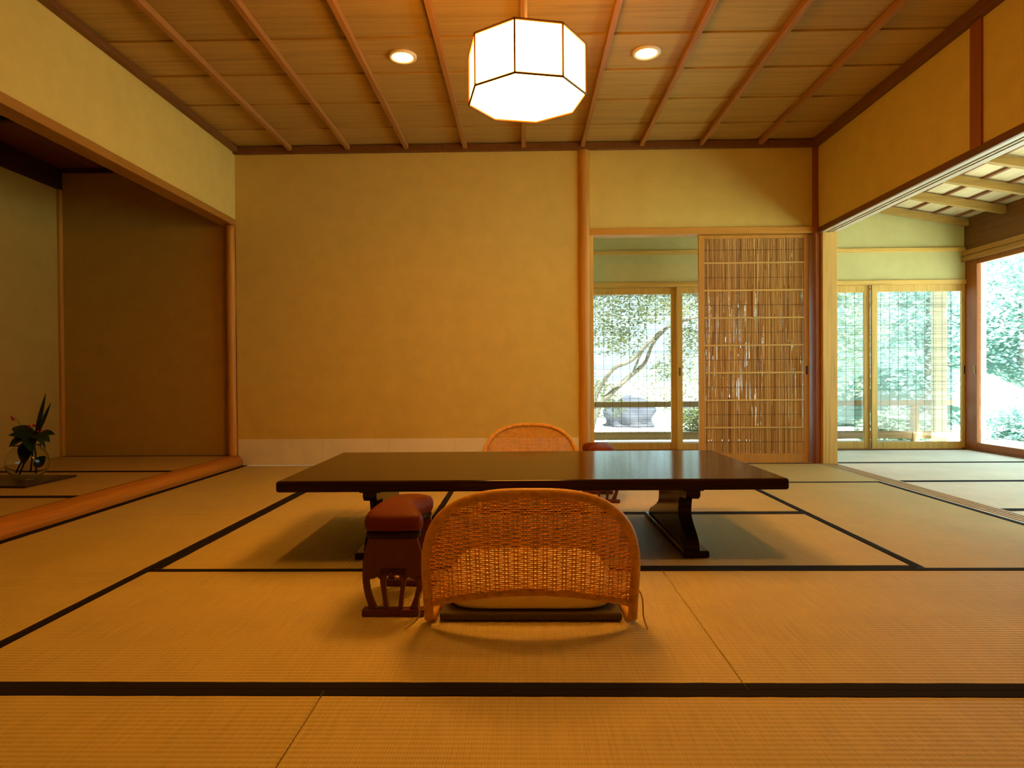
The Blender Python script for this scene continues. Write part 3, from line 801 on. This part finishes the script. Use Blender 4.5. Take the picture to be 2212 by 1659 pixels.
M_deck = wood('weathered_deck', (0.80, 0.78, 0.70), 'Y', 0.75, contrast=0.12)
dk = MB(); x = 4.17
while x < 5.15: dk.box(x, x+0.115, YF, 7.15, -0.05, -0.022); x += 0.121
dk2 = dk; y = 6.20
struct(dk.build('deck_side', M_deck), 'pale outdoor boards below the veranda side windows', 'deck')
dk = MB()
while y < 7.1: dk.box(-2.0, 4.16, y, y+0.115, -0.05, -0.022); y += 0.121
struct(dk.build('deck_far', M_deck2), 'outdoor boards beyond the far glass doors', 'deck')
M_railw = wood('railing_wood', (0.42, 0.27, 0.13), 'X', 0.7)
rl = thing('veranda_railing', (2.0, 7.05, -0.022), 'low wooden railing along the far edge of the outdoor deck', 'railing')
MB().box(-4.0, 5.2, -0.025, 0.025, 0.385, 0.445).build('top_rail', M_railw, rl, bevel=0.004)
MB().box(-4.0, 3.0, -0.02, 0.02, 0.03, 0.115).build('bottom_rail', M_railw, rl, bevel=0.004)
for xp in (-3.9, -2.4, 2.2, 5.1):
    MB().box(xp-0.035, xp+0.035, -0.03, 0.03, -0.3, 0.385).build('post', M_railw, rl, bevel=0.004)
M_cream_post = wood('cream_post', (0.66, 0.58, 0.36), 'Z', 0.6, contrast=0.12)
op = box(4.455, 4.56, 6.48, 6.57, -0.022, 1.97).build('eave_post', M_cream_post, None, bevel=0.004)
tag(op, 'cream outdoor post just outside the veranda corner', 'post')
op = box(4.33, 4.45, 6.90, 6.98, -0.022, 1.9).build('eave_post', M_cream_post, None, bevel=0.004)
tag(op, 'outdoor eave post standing behind the reed blind by the railing', 'post')
M_gravel = plaster('pale_gravel', (0.66, 0.64, 0.60))
gd = MB().add([(-60, -30, -0.32), (80, -30, -0.32), (80, 120, -0.32), (-60, 120, -0.32)], [(0, 1, 2, 3)])
struct(gd.build('ground', M_gravel), 'sunlit pale gravel ground of the garden', 'ground')
M_hill = leafmat('hill_green', (0.10, 0.20, 0.15), (0.2, 0.32, 0.25))
hb = MB(); nx, ny = 60, 24; vs = []
for j in range(ny+1):
    for i in range(nx+1):
        x = 3+42*i/nx; y = 13+24*j/ny
        e = min(1, max(0, (x-y*0.36-0.3)/3)); e = e*e*(3-2*e)
        vs.append((x, y, -0.33+e*(9*min(1, j/10))*(0.9+0.1*math.sin(x*1.3+y*.7))+random.uniform(-.25, .25)*e))
hb.add(vs, [(j*(nx+1)+i, j*(nx+1)+i+1, (j+1)*(nx+1)+i+1, (j+1)*(nx+1)+i) for j in range(ny) for i in range(nx)])
struct(hb.build('hill', M_hill), 'wooded green hillside rising beyond the garden', 'hill')

M_bark = wood('bark', (0.20, 0.17, 0.13), 'Z', 0.9)
def leaf_cloud(blobs, n, size, rr, squash=0.35):
    mb = MB(); vs = []; fs = []
    tot = sum(b[3]**2 for b in blobs)
    for cx, cy, cz, r_ in blobs:
        for _ in range(int(n*r_**2/tot)):
            while True:
                p = Vector((rr.uniform(-1, 1), rr.uniform(-1, 1), rr.uniform(-1, 1)))
                if 0.15 < p.length < 1: break
            p = Vector((p.x*r_+cx, p.y*r_+cy, p.z*r_*0.8+cz))
            d = Vector((rr.gauss(0, 1), rr.gauss(0, 1), rr.gauss(0, squash))).normalized()
            s = size*rr.uniform(0.6, 1.4); e = d.cross(Vector((rr.gauss(0, .5), rr.gauss(0, .5), 1))).normalized()*s*0.34
            o = len(vs); vs += [p-d*s*.5, p+e, p+d*s*.5, p-e]; fs.append((o, o+1, o+2, o+3))
    return mb.add(vs, fs)
def tree(name, label, base, trunks, blobs, n, size, m, seed, group=None, cat='tree'):
    t = thing(name, base, label, cat, group); rr = random.Random(seed)
    if trunks:
        tk = MB()
        for pts, r0, r1 in trunks:
            P = smoothpath(pts, 6); tk.tube(P, [r0+(r1-r0)*i/(len(P)-1) for i in range(len(P))], 8)
        tk.build('trunk', M_bark, t, smooth=True)
    leaf_cloud(blobs, n, size, rr).build('foliage', m, t)
    return t
M_maple = leafmat('maple_green', (0.13, 0.145, 0.065), (0.36, 0.39, 0.20))
M_teal = leafmat('cool_green', (0.18, 0.32, 0.29), (0.48, 0.66, 0.61))
M_shrub = leafmat('shrub_green', (0.20, 0.30, 0.20), (0.46, 0.56, 0.42))
# tree whose leaning branches cross the doorway view (positions at its own distance)
def gp(u, v, y):
    d = M3 @ Vector(((u-1106)/1400, -(v-829.5)/1400, -1)); t = y/d.y
    return Vector((d.x*t, y, 0.69+d.z*t))
TB = Vector((1.0, 9.6, -0.32))
def br(pts, y0=9.6): return [gp(u, v, y0+dy)-TB for u, v, dy in pts]
trunks = [([Vector((-.05, -.1, 0))]+br([(1276, 930, 0), (1292, 880, 0), (1325, 845, 0), (1358, 815, .1), (1392, 785, .1), (1412, 740, .2), (1450, 700, .3)]), 0.055, 0.018),
          (br([(1280, 880, 0), (1292, 845, 0), (1325, 797, -.2), (1365, 778, -.2), (1400, 742, -.3), (1440, 708, -.3), (1512, 682, -.4), (1580, 660, -.5)]), 0.036, 0.016),
          (br([(1440, 708, -.3), (1470, 680, -.2), (1510, 650, -.1)]), 0.015, 0.008), (br([(1365, 812, 0), (1382, 770, 0), (1400, 742, -.2)]), 0.02, 0.012)]
blobs = [tuple(gp(u, v, 9.6+dy)-TB)+(r_,) for u, v, dy, r_ in
         [(1290, 660, 0, .35), (1340, 690, .4, .45), (1390, 650, .3, .5), (1440, 660, -.2, .4), (1490, 650, .3, .45), (1310, 730, .2, .35), (1360, 740, .5, .35), (1500, 720, .6, .35),
          (1300, 850, .4, .28), (1330, 880, .5, .2), (1450, 790, 1.2, .35), (1480, 740, .8, .35), (1560, 640, 0, .5), (1230, 640, 0, .5), (1400, 560, 0, .8), (1300, 560, 0, .8), (1520, 560, .3, .8)]]
tree('leaning_tree', 'slender leaning tree whose bare branches cross the doorway view', TB, trunks, blobs, 15000, 0.052, M_maple, 5)
# greenery beyond the veranda
spec = [('leafy tree behind the far glass left of its dark stile', (4.7, 10.6), [(0, 0, 1.1, .9), (.4, .3, 2.0, 1.0), (-.5, .2, 1.9, .8), (.1, .4, 2.8, 1.0)], 5200, .10, M_shrub),
        ('leafy tree behind the reed blind beside the outdoor post', (7.6, 12.4), [(0, 0, 1.2, 1.0), (.6, .2, 2.2, 1.1), (-.6, .3, 2.3, 1.0), (0, .2, 3.2, 1.0)], 5200, .11, M_teal),
        ('tall blue-green tree seen through the side window', (11.0, 14.6), [(0, 0, 1.7, 1.0), (.5, .2, 2.6, 1.1), (-.6, .3, 2.5, 1.0), (.2, .2, 3.6, 1.1)], 6000, .11, M_teal),
        ('blue-green tree further along the side window', (14.6, 17.2), [(0, 0, 1.6, 1.1), (.6, .2, 2.6, 1.2), (-.6, .3, 2.4, 1.1), (.2, .2, 3.6, 1.2)], 5200, .12, M_teal)]
for i, (lab, (x, y), bl_, n, sz, m) in enumerate(spec):
    tree('garden_tree', lab, (x, y, -0.32), [([(0, 0, 0), (.05, .02, .8), (.1, .1, 2.6)], 0.10, 0.03)], bl_, n, sz, m, 20+i, 'trees beyond the veranda')
spec = [('low rounded shrub by the railing in the side window', (7.0, 9.2), .5, M_teal), ('low shrub below the railing behind the reed blind', (5.35, 9.3), .42, M_shrub),
        ('tall grey-green bush between the boulders and the reed door edge', (3.45, 12.0), .42, M_maple), ('pale bush far behind the leaning tree, left of the large boulder', (1.35, 16.5), .9, M_maple), ('broad pale bush far behind and between the two boulders', (4.7, 19.5), 1.3, M_maple),
        ('dark low bush at the left edge of the far glass', (3.75, 8.9), .4, M_maple), ('low shrub in the side window beyond the rounded one', (9.0, 11.0), .7, M_teal)]
for i, (lab, (x, y), r_, m) in enumerate(spec):
    tree('garden_shrub', lab, (x, y, -0.32), None, [(0, 0, r_*.6, r_), (r_*.6, .1, r_*.5, r_*.8), (-r_*.6, .1, r_*.5, r_*.8)], 2600, .08, m, 40+i, 'low shrubs in the garden', 'shrub')
M_stone_shaded = plaster('shaded_grey_stone', (0.12, 0.12, 0.15))  # shade of the trees is put into this dark bluish colour
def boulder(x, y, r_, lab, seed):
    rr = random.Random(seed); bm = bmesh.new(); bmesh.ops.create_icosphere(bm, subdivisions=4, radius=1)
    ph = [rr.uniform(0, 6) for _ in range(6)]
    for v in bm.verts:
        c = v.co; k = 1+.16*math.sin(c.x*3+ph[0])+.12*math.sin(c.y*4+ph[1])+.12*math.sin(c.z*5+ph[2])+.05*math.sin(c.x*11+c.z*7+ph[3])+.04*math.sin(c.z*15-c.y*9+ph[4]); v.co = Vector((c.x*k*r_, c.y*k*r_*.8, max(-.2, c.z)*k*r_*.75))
    me = bpy.data.meshes.new('boulder'); bm.to_mesh(me); bm.free(); me.materials.append(M_stone_shaded)
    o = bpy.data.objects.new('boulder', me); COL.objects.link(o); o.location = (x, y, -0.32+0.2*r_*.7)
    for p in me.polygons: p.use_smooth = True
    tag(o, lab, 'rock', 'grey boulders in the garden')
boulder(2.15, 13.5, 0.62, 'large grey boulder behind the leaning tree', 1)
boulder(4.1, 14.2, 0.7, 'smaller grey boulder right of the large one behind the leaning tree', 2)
